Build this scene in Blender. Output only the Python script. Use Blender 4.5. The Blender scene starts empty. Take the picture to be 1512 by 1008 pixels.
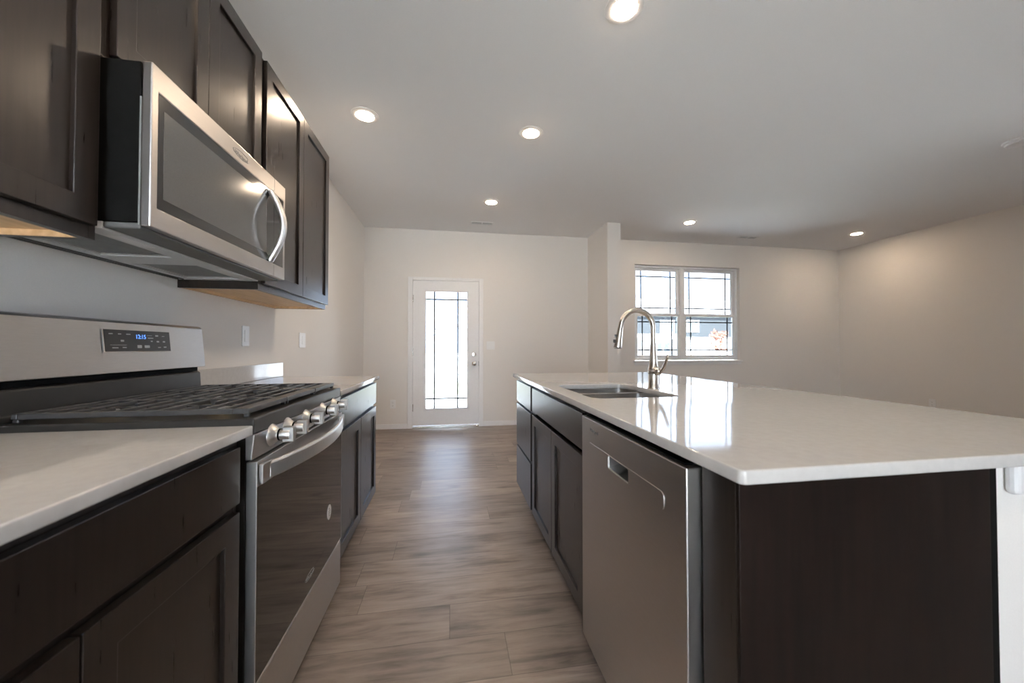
import bpy, bmesh, math, random
from mathutils import Vector, Matrix
random.seed(7)
S = bpy.context.scene
COL = S.collection

# ------------------------------------------------------------------ camera, sky, exposure
cam_d = bpy.data.cameras.new('camera')
cam_d.sensor_width = 36.0
cam_d.lens = 547.94 / 1512 * 36.0
cam_d.clip_start = 0.02
cam_d.clip_end = 400
cam_d.dof.use_dof = True
cam_d.dof.focus_distance = 2.6
cam_d.dof.aperture_fstop = 4.0
cam = bpy.data.objects.new('camera', cam_d)
COL.objects.link(cam)
cam.location = (0, 0, 1.113)
cam.rotation_euler = (math.pi / 2 + 0.0158, 0, -0.1625)
S.camera = cam

SKY = 10.0          # clear bright sky
SUN = 100.0         # sun from behind the house, never straight into the room
LAMP = 150.0         # emission of every recessed lamp
world = bpy.data.worlds.new('bright_sky')
world.use_nodes = True
S.world = world
wb = world.node_tree.nodes['Background']
wb.inputs['Color'].default_value = (0.72, 0.83, 1.0, 1)
wb.inputs['Strength'].default_value = SKY

sun_d = bpy.data.lights.new('sun', 'SUN')
sun_d.energy = SUN
sun_d.angle = math.radians(1.0)
sun_d.color = (1.0, .97, .92)
sun = bpy.data.objects.new('sun', sun_d)
COL.objects.link(sun)
sun.rotation_euler = (math.radians(44), 0, math.radians(-18))
sun.location = (-8, -20, 20)

S.view_settings.view_transform = 'Standard'
S.view_settings.look = 'None'
S.view_settings.exposure = 0.52
S.view_settings.gamma = 1.0
S.view_settings.use_curve_mapping = False
S.cycles.max_bounces = 10
S.cycles.diffuse_bounces = 6
S.cycles.glossy_bounces = 5
S.cycles.transparent_max_bounces = 12
S.cycles.caustics_reflective = False
S.cycles.caustics_refractive = False
S.cycles.sample_clamp_indirect = 6.0
S.cycles.use_denoising = True


# ------------------------------------------------------------------ materials
def mat(name, color, rough=0.5, metal=0.0, spec=0.5, coat=0.0, aniso=0.0):
    m = bpy.data.materials.new(name)
    m.use_nodes = True
    b = m.node_tree.nodes['Principled BSDF']
    b.inputs['Base Color'].default_value = (*color, 1)
    b.inputs['Roughness'].default_value = rough
    b.inputs['Metallic'].default_value = metal
    b.inputs['Specular IOR Level'].default_value = spec
    b.inputs['Coat Weight'].default_value = coat
    if aniso:
        b.inputs['Anisotropic'].default_value = aniso
    return m


def nodes_of(m):
    return m.node_tree.nodes, m.node_tree.links, m.node_tree.nodes['Principled BSDF']


def add_noise_variation(m, scale, stretch, c0, c1, detail=4, bump=0.0, rough=None, p0=0.3, p1=0.7):
    n, l, b = nodes_of(m)
    tc = n.new('ShaderNodeTexCoord')
    mp = n.new('ShaderNodeMapping')
    mp.inputs['Scale'].default_value = stretch
    nz = n.new('ShaderNodeTexNoise')
    nz.inputs['Scale'].default_value = scale
    nz.inputs['Detail'].default_value = detail
    cr = n.new('ShaderNodeValToRGB')
    cr.color_ramp.elements[0].color = (*c0, 1)
    cr.color_ramp.elements[1].color = (*c1, 1)
    cr.color_ramp.elements[0].position = p0
    cr.color_ramp.elements[1].position = p1
    l.new(tc.outputs['Object'], mp.inputs['Vector'])
    l.new(mp.outputs['Vector'], nz.inputs['Vector'])
    l.new(nz.outputs['Fac'], cr.inputs['Fac'])
    l.new(cr.outputs['Color'], b.inputs['Base Color'])
    if bump:
        bp = n.new('ShaderNodeBump')
        bp.inputs['Strength'].default_value = bump
        bp.inputs['Distance'].default_value = 0.002
        l.new(nz.outputs['Fac'], bp.inputs['Height'])
        l.new(bp.outputs['Normal'], b.inputs['Normal'])
    if rough:
        mr = n.new('ShaderNodeMapRange')
        mr.inputs['To Min'].default_value = rough[0]
        mr.inputs['To Max'].default_value = rough[1]
        l.new(nz.outputs['Fac'], mr.inputs['Value'])
        l.new(mr.outputs['Result'], b.inputs['Roughness'])
    return m


M = {}
M['wall'] = add_noise_variation(mat('wall_paint', (.78, .75, .72), .85, spec=.2), 260, (1, 1, 1),
                                (.77, .742, .712), (.80, .77, .738), bump=.06)
M['ceiling'] = add_noise_variation(mat('ceiling_paint', (.83, .83, .83), .9, spec=.15), 200, (1, 1, 1),
                                   (.89, .89, .89), (.91, .91, .91), bump=.06)
M['trim'] = add_noise_variation(mat('white_trim_paint', (.84, .83, .83), .4), 40, (1, 1, 1), (.83, .82, .82), (.85, .845, .845))
M['vinyl'] = add_noise_variation(mat('white_vinyl', (.86, .87, .88), .35), 40, (1, 1, 1), (.85, .86, .87), (.87, .88, .89))
M['plastic_white'] = add_noise_variation(mat('white_plastic', (.82, .82, .82), .35), 30, (1, 1, 1), (.81, .81, .81), (.83, .83, .83))
M['espresso'] = add_noise_variation(mat('espresso_stained_wood', (.02, .013, .011), .33, spec=.55), 6, (18, 18, 1),
                                    (.011, .0075, .0062), (.021, .0145, .012), detail=6, rough=(.25, .33))
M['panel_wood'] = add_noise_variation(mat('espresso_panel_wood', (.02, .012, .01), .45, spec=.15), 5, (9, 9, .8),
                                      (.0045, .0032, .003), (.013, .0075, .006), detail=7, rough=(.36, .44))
M['maple'] = add_noise_variation(mat('pale_maple', (.62, .40, .21), .5), 4, (14, 1.2, 14),
                                 (.56, .36, .19), (.72, .50, .29), detail=5)
M['steel'] = add_noise_variation(mat('brushed_stainless', (.56, .55, .54), .32, metal=1), 30, (60, 1, 60),
                                 (.53, .52, .51), (.60, .59, .58), detail=3, rough=(.27, .37))
M['steel_vertical'] = add_noise_variation(mat('brushed_stainless_appliance', (.50, .48, .465), .33, metal=1), 20, (40, 1, 80),
                                          (.49, .47, .455), (.54, .52, .505), detail=3, rough=(.30, .38))
M['steel_dark'] = add_noise_variation(mat('grey_coated_steel', (.33, .34, .34), .45, metal=.6), 30, (1, 1, 1), (.31, .32, .32), (.36, .37, .37))
M['painted_grey'] = add_noise_variation(mat('grey_painted_metal', (.5, .51, .51), .4), 30, (1, 1, 1), (.68, .69, .69), (.72, .73, .73))
M['steel_bright'] = add_noise_variation(mat('polished_stainless', (.70, .69, .68), .18, metal=1), 30, (1, 20, 1), (.68, .67, .66), (.73, .72, .71))
M['nickel'] = add_noise_variation(mat('brushed_nickel', (.58, .54, .49), .24, metal=1), 40, (1, 1, 1), (.64, .59, .53), (.70, .65, .59), rough=(.2, .28))
M['steel_satin'] = add_noise_variation(mat('satin_stainless', (.75, .74, .73), .42, metal=1), 30, (1, 20, 1), (.73, .72, .71), (.78, .77, .76))
M['sink_steel'] = add_noise_variation(mat('sink_stainless', (.5, .48, .46), .28, metal=1), 30, (1, 20, 1), (.47, .45, .43), (.54, .52, .50))
M['black'] = add_noise_variation(mat('matte_black', (.010, .010, .010), .65, spec=.08), 40, (1, 1, 1), (.004, .004, .004), (.006, .006, .006))
M['black_enamel'] = add_noise_variation(mat('black_enamel', (.02, .019, .018), .34), 30, (1, 1, 1), (.018, .017, .016), (.023, .022, .021))
M['cast_iron'] = add_noise_variation(mat('cast_iron', (.05, .048, .046), .36), 30, (1, 1, 1), (.045, .045, .047), (.056, .056, .058))
M['oven_glass'] = add_noise_variation(mat('dark_oven_glass', (.012, .011, .010), .04, spec=.5), 3, (1, 1, 1), (.011, .010, .009), (.014, .013, .012))
M['mw_glass'] = add_noise_variation(mat('dark_microwave_glass', (.035, .035, .035), .08, spec=.8), 3, (1, 1, 1), (.033, .033, .033), (.037, .037, .037))
M['mw_screen'] = add_noise_variation(mat('microwave_screen', (.12, .12, .118), .12, spec=.8), 900, (1, 1, 1), (.10, .10, .098), (.14, .14, .138))
M['rubber'] = add_noise_variation(mat('grey_rubber', (.07, .07, .07), .7), 40, (1, 1, 1), (.06, .06, .06), (.08, .08, .08))
M['ink'] = add_noise_variation(mat('grey_ink', (.10, .10, .10), .5), 20, (1, 1, 1), (.09, .09, .09), (.11, .11, .11))
M['ink_light'] = add_noise_variation(mat('pale_ink', (.42, .42, .42), .5), 20, (1, 1, 1), (.40, .40, .40), (.44, .44, .44))
M['sticker'] = add_noise_variation(mat('white_sticker', (.75, .76, .80), .5), 20, (1, 1, 1), (.73, .74, .78), (.77, .78, .82))
M['muntin'] = add_noise_variation(mat('backlit_grille', (.16, .17, .19), .5), 20, (1, 1, 1), (.03, .032, .038), (.04, .042, .048))  # near-black colour paints the backlit look of the bars against bright outdoors
M['brass_jet'] = add_noise_variation(mat('brass_burner', (.75, .52, .22), .25, metal=1), 20, (1, 1, 1), (.73, .50, .20), (.77, .54, .24))
M['quartz'] = add_noise_variation(mat('white_quartz', (.80, .78, .75), .07, spec=.5), 55, (1, 1, 1),
                                  (.50, .487, .474), (.535, .522, .51), detail=8)


def emis(name, color, strength):
    m = bpy.data.materials.new(name)
    m.use_nodes = True
    b = m.node_tree.nodes['Principled BSDF']
    b.inputs['Base Color'].default_value = (.8, .8, .8, 1)
    b.inputs['Emission Color'].default_value = (*color, 1)
    b.inputs['Emission Strength'].default_value = strength
    return m


M['lamp'] = emis('warm_lamp', (1.0, .77, .55), LAMP)
M['blue_led'] = emis('blue_led', (.03, .25, 1.0), 1.6)


def glass_material(name, tint):
    m = bpy.data.materials.new(name)
    m.use_nodes = True
    n, l = m.node_tree.nodes, m.node_tree.links
    for x in list(n):
        n.remove(x)
    out = n.new('ShaderNodeOutputMaterial')
    mix = n.new('ShaderNodeMixShader')
    tr = n.new('ShaderNodeBsdfTransparent')
    tr.inputs['Color'].default_value = (*tint, 1)
    gl = n.new('ShaderNodeBsdfGlossy')
    gl.inputs['Roughness'].default_value = 0.02
    fr = n.new('ShaderNodeFresnel')
    fr.inputs['IOR'].default_value = 1.45
    l.new(fr.outputs[0], mix.inputs[0])
    l.new(tr.outputs[0], mix.inputs[1])
    l.new(gl.outputs[0], mix.inputs[2])
    l.new(mix.outputs[0], out.inputs['Surface'])
    return m


M['glass'] = glass_material('clear_pane', (.96, .98, .98))
M['dim_glass'] = glass_material('dimming_pane', (.54, .57, .60))  # tint added to dim the bright outdoors seen through the panes


def floor_material():
    m = mat('vinyl_plank', (.25, .19, .16), .35)
    n, l, b = nodes_of(m)

    def math_(op, a, bb=None, c=None):
        k = n.new('ShaderNodeMath')
        k.operation = op
        for i, v in enumerate((a, bb, c)):
            if v is None:
                continue
            if isinstance(v, (int, float)):
                k.inputs[i].default_value = v
            else:
                l.new(v, k.inputs[i])
        return k.outputs[0]
    tc = n.new('ShaderNodeTexCoord')
    sx = n.new('ShaderNodeSeparateXYZ')
    l.new(tc.outputs['Object'], sx.inputs[0])
    W, L = 0.193, 1.22
    ry = math_('DIVIDE', math_('SUBTRACT', sx.outputs['Y'], 1.454 - 20 * W), W)
    row = math_('FLOOR', ry)
    fy = math_('FRACT', ry)
    wn = n.new('ShaderNodeTexWhiteNoise')
    wn.noise_dimensions = '1D'
    l.new(row, wn.inputs['W'])
    rx = math_('ADD', math_('DIVIDE', sx.outputs['X'], L), math_('ADD', math_('MULTIPLY', wn.outputs['Value'], 1.0), 20.0))
    colm = math_('FLOOR', rx)
    fx = math_('FRACT', rx)
    cid = n.new('ShaderNodeCombineXYZ')
    l.new(row, cid.inputs[0])
    l.new(colm, cid.inputs[1])
    wn2 = n.new('ShaderNodeTexWhiteNoise')
    wn2.noise_dimensions = '2D'
    l.new(cid.outputs[0], wn2.inputs['Vector'])
    # long grain, shifted per plank
    off = n.new('ShaderNodeVectorMath')
    off.operation = 'MULTIPLY_ADD'
    l.new(wn2.outputs['Color'], off.inputs[0])
    off.inputs[1].default_value = (9, 9, 9)
    l.new(tc.outputs['Object'], off.inputs[2])
    mp = n.new('ShaderNodeMapping')
    mp.inputs['Scale'].default_value = (1.6, 13, 1)
    l.new(off.outputs[0], mp.inputs['Vector'])
    nz = n.new('ShaderNodeTexNoise')
    nz.inputs['Scale'].default_value = 2.2
    nz.inputs['Detail'].default_value = 9
    nz.inputs['Roughness'].default_value = .62
    nz.inputs['Distortion'].default_value = .5
    l.new(mp.outputs[0], nz.inputs['Vector'])
    mp2 = n.new('ShaderNodeMapping')
    mp2.inputs['Scale'].default_value = (2.2, 5.5, 1)
    l.new(off.outputs[0], mp2.inputs['Vector'])
    nz2 = n.new('ShaderNodeTexNoise')
    nz2.inputs['Scale'].default_value = 1.5
    nz2.inputs['Detail'].default_value = 4
    l.new(mp2.outputs[0], nz2.inputs['Vector'])
    cr = n.new('ShaderNodeValToRGB')
    e = cr.color_ramp.elements
    e[0].position, e[0].color = .32, (.105, .082, .070, 1)
    e[1].position, e[1].color = .70, (.375, .305, .260, 1)
    k = cr.color_ramp.elements.new(.50)
    k.color = (.262, .208, .175, 1)
    mixf = math_('ADD', math_('MULTIPLY', nz.outputs['Fac'], .62), math_('MULTIPLY', nz2.outputs['Fac'], .38))
    l.new(mixf, cr.inputs['Fac'])
    # plank tone
    tone = math_('ADD', math_('MULTIPLY', wn2.outputs['Value'], .30), .85)
    # knots
    vo = n.new('ShaderNodeTexVoronoi')
    vo.inputs['Scale'].default_value = 1.0
    mp3 = n.new('ShaderNodeMapping')
    mp3.inputs['Scale'].default_value = (2.2, 4.2, 1)
    l.new(off.outputs[0], mp3.inputs['Vector'])
    l.new(mp3.outputs[0], vo.inputs['Vector'])
    kn = n.new('ShaderNodeMapRange')
    kn.inputs['From Min'].default_value = .03
    kn.inputs['From Max'].default_value = .16
    kn.inputs['To Min'].default_value = .55
    kn.inputs['To Max'].default_value = 1.0
    l.new(vo.outputs['Distance'], kn.inputs['Value'])
    # joints
    ey = math_('MINIMUM', fy, math_('SUBTRACT', 1.0, fy))
    ex = math_('MINIMUM', fx, math_('SUBTRACT', 1.0, fx))
    jy = math_('GREATER_THAN', ey, .0065)
    jx = math_('GREATER_THAN', ex, .0011)
    j = math_('ADD', math_('MULTIPLY', math_('MULTIPLY', jx, jy), .45), .55)
    tot = math_('MULTIPLY', math_('MULTIPLY', tone, j), kn.outputs['Result'])
    mx = n.new('ShaderNodeVectorMath')
    mx.operation = 'SCALE'
    l.new(cr.outputs['Color'], mx.inputs[0])
    l.new(tot, mx.inputs['Scale'])
    l.new(mx.outputs[0], b.inputs['Base Color'])
    mr = n.new('ShaderNodeMapRange')
    mr.inputs['To Min'].default_value = .31
    mr.inputs['To Max'].default_value = .44
    l.new(nz.outputs['Fac'], mr.inputs['Value'])
    l.new(mr.outputs['Result'], b.inputs['Roughness'])
    bp = n.new('ShaderNodeBump')
    bp.inputs['Strength'].default_value = .25
    bp.inputs['Distance'].default_value = .002
    l.new(math_('MULTIPLY', nz.outputs['Fac'], j), bp.inputs['Height'])
    l.new(bp.outputs['Normal'], b.inputs['Normal'])
    return m


M['floor'] = floor_material()
# outdoors
M['concrete'] = add_noise_variation(mat('pale_concrete', (.55, .55, .54), .9), 3, (1, 1, 1), (.50, .50, .49), (.60, .60, .59))
M['lawn'] = add_noise_variation(mat('winter_grass', (.25, .30, .14), .9), 14, (1, 1, 1), (.30, .30, .21), (.42, .41, .31))
M['siding'] = add_noise_variation(mat('grey_siding', (.095, .11, .12), .7), 1.2, (.3, 1, 14), (.022, .026, .029), (.029, .034, .037))
M['white_siding'] = add_noise_variation(mat('white_siding', (.62, .62, .62), .7), 1.2, (.3, 1, 14), (.60, .60, .60), (.64, .64, .64))
M['roof'] = add_noise_variation(mat('pale_shingle', (.42, .42, .43), .9), 9, (1, 1, 3), (.38, .38, .39), (.46, .46, .47))
M['house_glass'] = add_noise_variation(mat('house_window_glass', (.20, .24, .27), .1), 2, (1, 1, 1), (.18, .22, .25), (.22, .26, .29))
M['bark'] = add_noise_variation(mat('bark', (.16, .11, .08), .9), 20, (1, 1, .2), (.13, .09, .06), (.2, .14, .1))
M['leaf'] = add_noise_variation(mat('russet_leaves', (.30, .13, .09), .8), 6, (1, 1, 1), (.22, .09, .06), (.40, .20, .14))
M['shrub'] = add_noise_variation(mat('green_shrub', (.13, .16, .07), .8), 6, (1, 1, 1), (.10, .13, .05), (.17, .2, .1))


# ------------------------------------------------------------------ builders
class MB:
    def __init__(self):
        self.bm = bmesh.new()

    def box(self, x0, x1, y0, y1, z0, z1):
        v = [self.bm.verts.new((x, y, z)) for z in (z0, z1) for y in (y0, y1) for x in (x0, x1)]
        for f in ((0, 2, 3, 1), (4, 5, 7, 6), (0, 1, 5, 4), (2, 6, 7, 3), (0, 4, 6, 2), (1, 3, 7, 5)):
            self.bm.faces.new([v[i] for i in f])
        return self

    def hexa(self, pts):   # 8 points, ordered like box
        v = [self.bm.verts.new(p) for p in pts]
        for f in ((0, 2, 3, 1), (4, 5, 7, 6), (0, 1, 5, 4), (2, 6, 7, 3), (0, 4, 6, 2), (1, 3, 7, 5)):
            self.bm.faces.new([v[i] for i in f])
        return self

    def loft(self, rings, close=True, cap0=True, cap1=True):
        vs = [[self.bm.verts.new(p) for p in r] for r in rings]
        n = len(vs[0])
        for a, b in zip(vs, vs[1:]):
            for i in range(n if close else n - 1):
                j = (i + 1) % n
                self.bm.faces.new((a[i], a[j], b[j], b[i]))
        if cap0:
            self.bm.faces.new(list(reversed(vs[0])))
        if cap1:
            self.bm.faces.new(vs[-1])
        return self

    def lathe(self, prof, origin=(0, 0, 0), axis='Z', n=32, cap0=True, cap1=True):
        o = Vector(origin)
        rings = []
        for r, t in prof:
            ring = []
            for i in range(n):
                a = 2 * math.pi * i / n
                c, s = r * math.cos(a), r * math.sin(a)
                p = {'Z': (c, s, t), 'X': (t, c, s), 'Y': (s, t, c)}[axis] if isinstance(axis, str) else None
                ring.append(o + Vector(p))
            rings.append(ring)
        return self.loft(rings, True, cap0, cap1)

    def tube(self, path, radii, n=20, flat=None):
        path = [Vector(p) for p in path]
        if not isinstance(radii, (list, tuple)):
            radii = [radii] * len(path)
        rings = []
        up = None
        for i, p in enumerate(path):
            a = path[max(0, i - 1)]
            b = path[min(len(path) - 1, i + 1)]
            t = (b - a).normalized()
            if up is None:
                ref = Vector((0, 1, 0)) if abs(t.y) < .9 else Vector((0, 0, 1))
                up = (ref - t * ref.dot(t)).normalized()
            else:
                up = (up - t * up.dot(t)).normalized()
            sd = t.cross(up)
            rr = radii[i]
            ra, rb = (rr if isinstance(rr, (tuple, list)) else (rr, rr))
            rings.append([p + up * (ra * math.cos(2 * math.pi * k / n)) + sd * (rb * math.sin(2 * math.pi * k / n)) for k in range(n)])
        return self.loft(rings)

    def slab(self, axis, d0, d1, us, vs, holes):
        """thick plate normal to axis with rectangular holes; us/vs extents (u0,u1),(v0,v1); holes (u0,u1,v0,v1)"""
        U = sorted({*us, *[h[0] for h in holes], *[h[1] for h in holes]})
        V = sorted({*vs, *[h[2] for h in holes], *[h[3] for h in holes]})
        U = [u for u in U if us[0] <= u <= us[1]]
        V = [v for v in V if vs[0] <= v <= vs[1]]

        def P(u, v, d):
            return {'X': (d, u, v), 'Y': (u, d, v), 'Z': (u, v, d)}[axis]
        cache = {}

        def vert(i, j, k):
            key = (i, j, k)
            if key not in cache:
                cache[key] = self.bm.verts.new(P(U[i], V[j], (d0, d1)[k]))
            return cache[key]

        def solid(i, j):
            if not (0 <= i < len(U) - 1 and 0 <= j < len(V) - 1):
                return False
            u, v = (U[i] + U[i + 1]) / 2, (V[j] + V[j + 1]) / 2
            return not any(h[0] < u < h[1] and h[2] < v < h[3] for h in holes)
        for i in range(len(U) - 1):
            for j in range(len(V) - 1):
                if not solid(i, j):
                    continue
                q = [(i, j), (i + 1, j), (i + 1, j + 1), (i, j + 1)]
                for k in (0, 1):
                    f = [vert(a, b, k) for a, b in q]
                    self.bm.faces.new(f if k else list(reversed(f)))
                for (di, dj), (a, b) in zip(((0, -1), (1, 0), (0, 1), (-1, 0)), ((0, 1), (1, 2), (2, 3), (3, 0))):
                    if not solid(i + di, j + dj):
                        self.bm.faces.new((vert(*q[a], 0), vert(*q[b], 0), vert(*q[b], 1), vert(*q[a], 1)))
        return self

    def build(self, name, material, parent=None, bevel=0.0, smooth=False, seg=2, loc=None, merge=False):
        if merge:
            bmesh.ops.remove_doubles(self.bm, verts=self.bm.verts, dist=1e-5)
        bmesh.ops.recalc_face_normals(self.bm, faces=self.bm.faces)
        o_w = Vector((0, 0, 0))
        q = parent
        while q is not None:
            o_w += q.location
            q = q.parent
        if loc is not None:
            o_w = o_w + Vector(loc) if parent else Vector(loc)
        self.bm.transform(Matrix.Translation(-o_w))
        me = bpy.data.meshes.new(name)
        self.bm.to_mesh(me)
        self.bm.free()
        o = bpy.data.objects.new(name, me)
        COL.objects.link(o)
        if loc is not None:
            o.location = loc
        me.materials.append(material)
        if parent is not None:
            o.parent = parent
        if smooth:
            for p in me.polygons:
                p.use_smooth = True
            try:
                me.set_sharp_from_angle(angle=math.radians(40))
            except Exception:
                pass
        if bevel:
            b = o.modifiers.new('bevel', 'BEVEL')
            b.width = bevel
            b.segments = seg
            b.limit_method = 'ANGLE'
            b.angle_limit = math.radians(40)
        return o


def bm_from_curve(cu):
    ob = bpy.data.objects.new('curve_source', cu)
    COL.objects.link(ob)
    dg = bpy.context.evaluated_depsgraph_get()
    me = bpy.data.meshes.new_from_object(ob.evaluated_get(dg))
    b = MB()
    b.bm.from_mesh(me)
    bpy.data.objects.remove(ob)
    bpy.data.curves.remove(cu)
    bpy.data.meshes.remove(me)
    return b


def rounded_loop(u0, u1, v0, v1, r, n=6):
    if not isinstance(r, (tuple, list)):
        r = (r,) * 4
    pts = []
    for (cx, cy, a0, rr) in ((u0 + r[0], v0 + r[0], math.pi, r[0]), (u1 - r[1], v0 + r[1], 1.5 * math.pi, r[1]),
                             (u1 - r[2], v1 - r[2], 0, r[2]), (u0 + r[3], v1 - r[3], .5 * math.pi, r[3])):
        for k in range(n + 1):
            a = a0 + .5 * math.pi * k / n
            pts.append((cx + rr * math.cos(a), cy + rr * math.sin(a)))
    return pts


def flat_shape(loops, t, bevel=0.0):
    """plate in XY (extruded along Z, centred) from outer and hole loops"""
    cu = bpy.data.curves.new('shape', 'CURVE')
    cu.dimensions = '2D'
    cu.fill_mode = 'BOTH'
    cu.extrude = max(t / 2 - bevel, 0)
    cu.bevel_depth = bevel
    cu.bevel_resolution = 2
    cu.offset = -bevel
    for lp in loops:
        s = cu.splines.new('POLY')
        s.points.add(len(lp) - 1)
        for p, q in zip(s.points, lp):
            p.co = (q[0], q[1], 0, 1)
        s.use_cyclic_u = True
    return bm_from_curve(cu)


# local XY plate -> world: facing +X (text reads left to right along -Y... see rotations), facing -Y, facing -X
R_PX = Matrix(((0, 0, 1, 0), (1, 0, 0, 0), (0, 1, 0, 0), (0, 0, 0, 1)))       # local x->Y, y->Z, z->X  (seen from +X: x runs right)
R_MX = Matrix(((0, 0, -1, 0), (-1, 0, 0, 0), (0, 1, 0, 0), (0, 0, 0, 1)))     # seen from -X
R_MY = Matrix(((1, 0, 0, 0), (0, 0, -1, 0), (0, 1, 0, 0), (0, 0, 0, 1)))      # seen from -Y


def text_mesh(s, size, rot, at, t=.0006, align='CENTER'):
    cu = bpy.data.curves.new('text', 'FONT')
    cu.body = s
    cu.size = size
    cu.align_x = align
    cu.align_y = 'CENTER'
    cu.extrude = t / 2
    b = bm_from_curve(cu)
    b.bm.transform(Matrix.Translation(at) @ rot)
    return b


def thing(name, label, cat, loc, group=None):
    o = bpy.data.objects.new(name, None)
    o.empty_display_size = .05
    COL.objects.link(o)
    o.location = loc
    return tag(o, label, cat, group)


def tag(o, label, cat, group=None, kind=None):
    o['label'] = label
    o['category'] = cat
    if group:
        o['group'] = group
    if kind:
        o['kind'] = kind
    return o


def struct(o):
    o['kind'] = 'structure'
    return o


def copy_tree(o, parent=None):
    c = o.copy()
    COL.objects.link(c)
    if parent is not None:
        c.parent = parent
    for ch in list(o.children):
        copy_tree(ch, c)
    return c


# ------------------------------------------------------------------ room shell
XL, XR, YB, YN, H = -1.17, 6.45, 5.275, -2.6, 2.75
T = .15
DX0, DX1, DZ1 = -.535, .400, 2.062           # rough opening of the door
WX0, WX1, WZ0, WZ1 = 2.763, 4.566, .900, 2.385

struct(MB().box(XL - T, XR + T, YN - T, YB + T, -.12, 0).build('floor', M['floor']))
struct(MB().box(XL - T, XR + T, YN - T, YB + T, H, H + .15).build('ceiling', M['ceiling']))
struct(MB().box(XL - T, XL, YN - T, YB + T, 0, H).build('wall_left', M['wall']))
struct(MB().slab('X', XR, XR + T, (YN - T, YB + T), (0, H), [(-.5, .9, .95, 2.4)]).build('wall_right', M['wall']))
# unseen twin window, added in the right wall to bring in daylight
w = struct(MB().slab('X', XR + .04, XR + .10, (-.5, .9), (.95, 2.4), [(-.44, .17, 1.01, 2.34), (.23, .84, 1.01, 2.34)]).build('window_3', M['vinyl']))
MB().box(XR + .068, XR + .072, -.445, .845, 1.005, 2.345).build('pane', M['glass'], w)
struct(MB().slab('Y', YB, YB + T, (XL, XR), (0, H), [(DX0, DX1, -.01, DZ1), (WX0, WX1, WZ0, WZ1)]).build('wall_back', M['wall']))
# unseen wall behind the photographer; glazed patio opening added for extra daylight
struct(MB().slab('Y', YN - T, YN, (XL, XR), (0, H), [(-1.1, .45, .05, 2.5)]).build('wall_front', M['wall']))
for i, (a, b_, c, d) in enumerate(((-1.1, .45, .05, 2.5),)):
    mid = (a + b_) / 2
    w = MB().slab('Y', YN - .10, YN - .04, (a, b_), (c, d), [(a + .06, mid - .03, c + .06, d - .06), (mid + .03, b_ - .06, c + .06, d - .06)]).build('window_%d' % (i + 2), M['vinyl'])  # frame of the added patio opening, out of view
    struct(w)
    MB().box(a + .055, b_ - .055, YN - .075, YN - .07, c + .055, d - .055).build('pane', M['glass'], w)
# unseen porch roof added outside that opening to block direct sky
struct(MB().box(-2.4, 4.2, -5.2, YN - T - .001, 2.66, 2.80).build('roof_porch_added', M['trim']))
# wing wall between dining and living end
struct(MB().box(2.012, 2.195, 4.565, YB - .001, 0, H - .001).build('wall_stub', M['wall']))


def baseboard(name, x0, x1, y0, y1):
    struct(MB().box(x0, x1, y0, y1, 0, .068).build(name, M['trim'], bevel=.004))


baseboard('baseboard_back', XL, -.592, YB - .014, YB)
baseboard('baseboard_back_middle', .452, 2.011, YB - .014, YB)
baseboard('baseboard_back_right', 2.196, XR, YB - .014, YB)
baseboard('baseboard_left', XL, XL + .014, 2.80, YB - .015)
baseboard('baseboard_right', XR - .014, XR, YN, YB - .015)
baseboard('baseboard_stub', 2.0, 2.011, 4.553, YB - .015)
baseboard('baseboard_stub_end', 2.0, 2.207, 4.553, 4.564)

# ------------------------------------------------------------------ back door
b = MB()
b.box(-.588, DX0 + .012, YB - .018, YB - .001, 0, 2.088)
b.box(DX1 - .012, .448, YB - .018, YB - .001, 0, 2.088)
b.box(DX0 + .012, DX1 - .012, YB - .018, YB - .001, 2.045, 2.088)
struct(b.build('trim_1', M['trim'], bevel=.004))
door = struct(MB().slab('Y', YB + .004, YB + .048, (DX0 + .014, DX1 - .014), (.032, 2.046), [(-.347, .222, .262, 1.891)]).build('door_1', M['trim'], bevel=.002))
b = MB()
b.box(DX0, DX0 + .0125, YB + .002, YB + .13, 0, DZ1 - .001)
b.box(DX1 - .0125, DX1, YB + .002, YB + .13, 0, DZ1 - .001)
b.box(DX0 + .0125, DX1 - .0125, YB + .002, YB + .13, 2.048, DZ1 - .001)
b.build('door_jamb', M['trim'], door)
MB().slab('Y', YB - .008, YB + .0035, (-.375, .250), (.234, 1.919), [(-.347, .222, .262, 1.891)]).build('lite_frame', M['trim'], door, bevel=.004)
pane = MB().box(-.347, .222, YB + .024, YB + .028, .262, 1.891).build('glass_pane', M['dim_glass'], door)
for (x0, x1, z0, z1) in ((-.2405, -.2205, .262, 1.891), (.0825, .1025, .262, 1.891)):
    MB().box(x0, x1, YB + .014, YB + .020, z0, z1).build('grille_bar', M['muntin'], door)
for z in (.398, 1.784):
    MB().box(-.347, .222, YB + .0205, YB + .0235, z - .0095, z + .0095).build('grille_bar', M['muntin'], door)
b = MB()
b.lathe([(.030, 0), (.032, -.004), (.026, -.010), (.012, -.014), (.011, -.030), (.024, -.038), (.029, -.050), (.027, -.062), (.014, -.068)],
        (.320, YB + .003, .885), 'Y', 28)
b.build('door_knob', M['nickel'], door, smooth=True)
dead = MB().lathe([(.031, 0), (.033, -.004), (.029, -.014), (.012, -.016)], (.320, YB + .003, 1.012), 'Y', 28).build('deadbolt', M['nickel'], door, smooth=True)
MB().box(.316, .324, YB - .026, YB - .013, .996, 1.028).build('thumb_turn', M['nickel'], dead, bevel=.002)
for z in (1.79, 1.05, .28):
    MB().box(DX0 + .006, DX0 + .020, YB - .003, YB + .0035, z - .05, z + .05).build('hinge', M['nickel'], door, bevel=.002)
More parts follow.
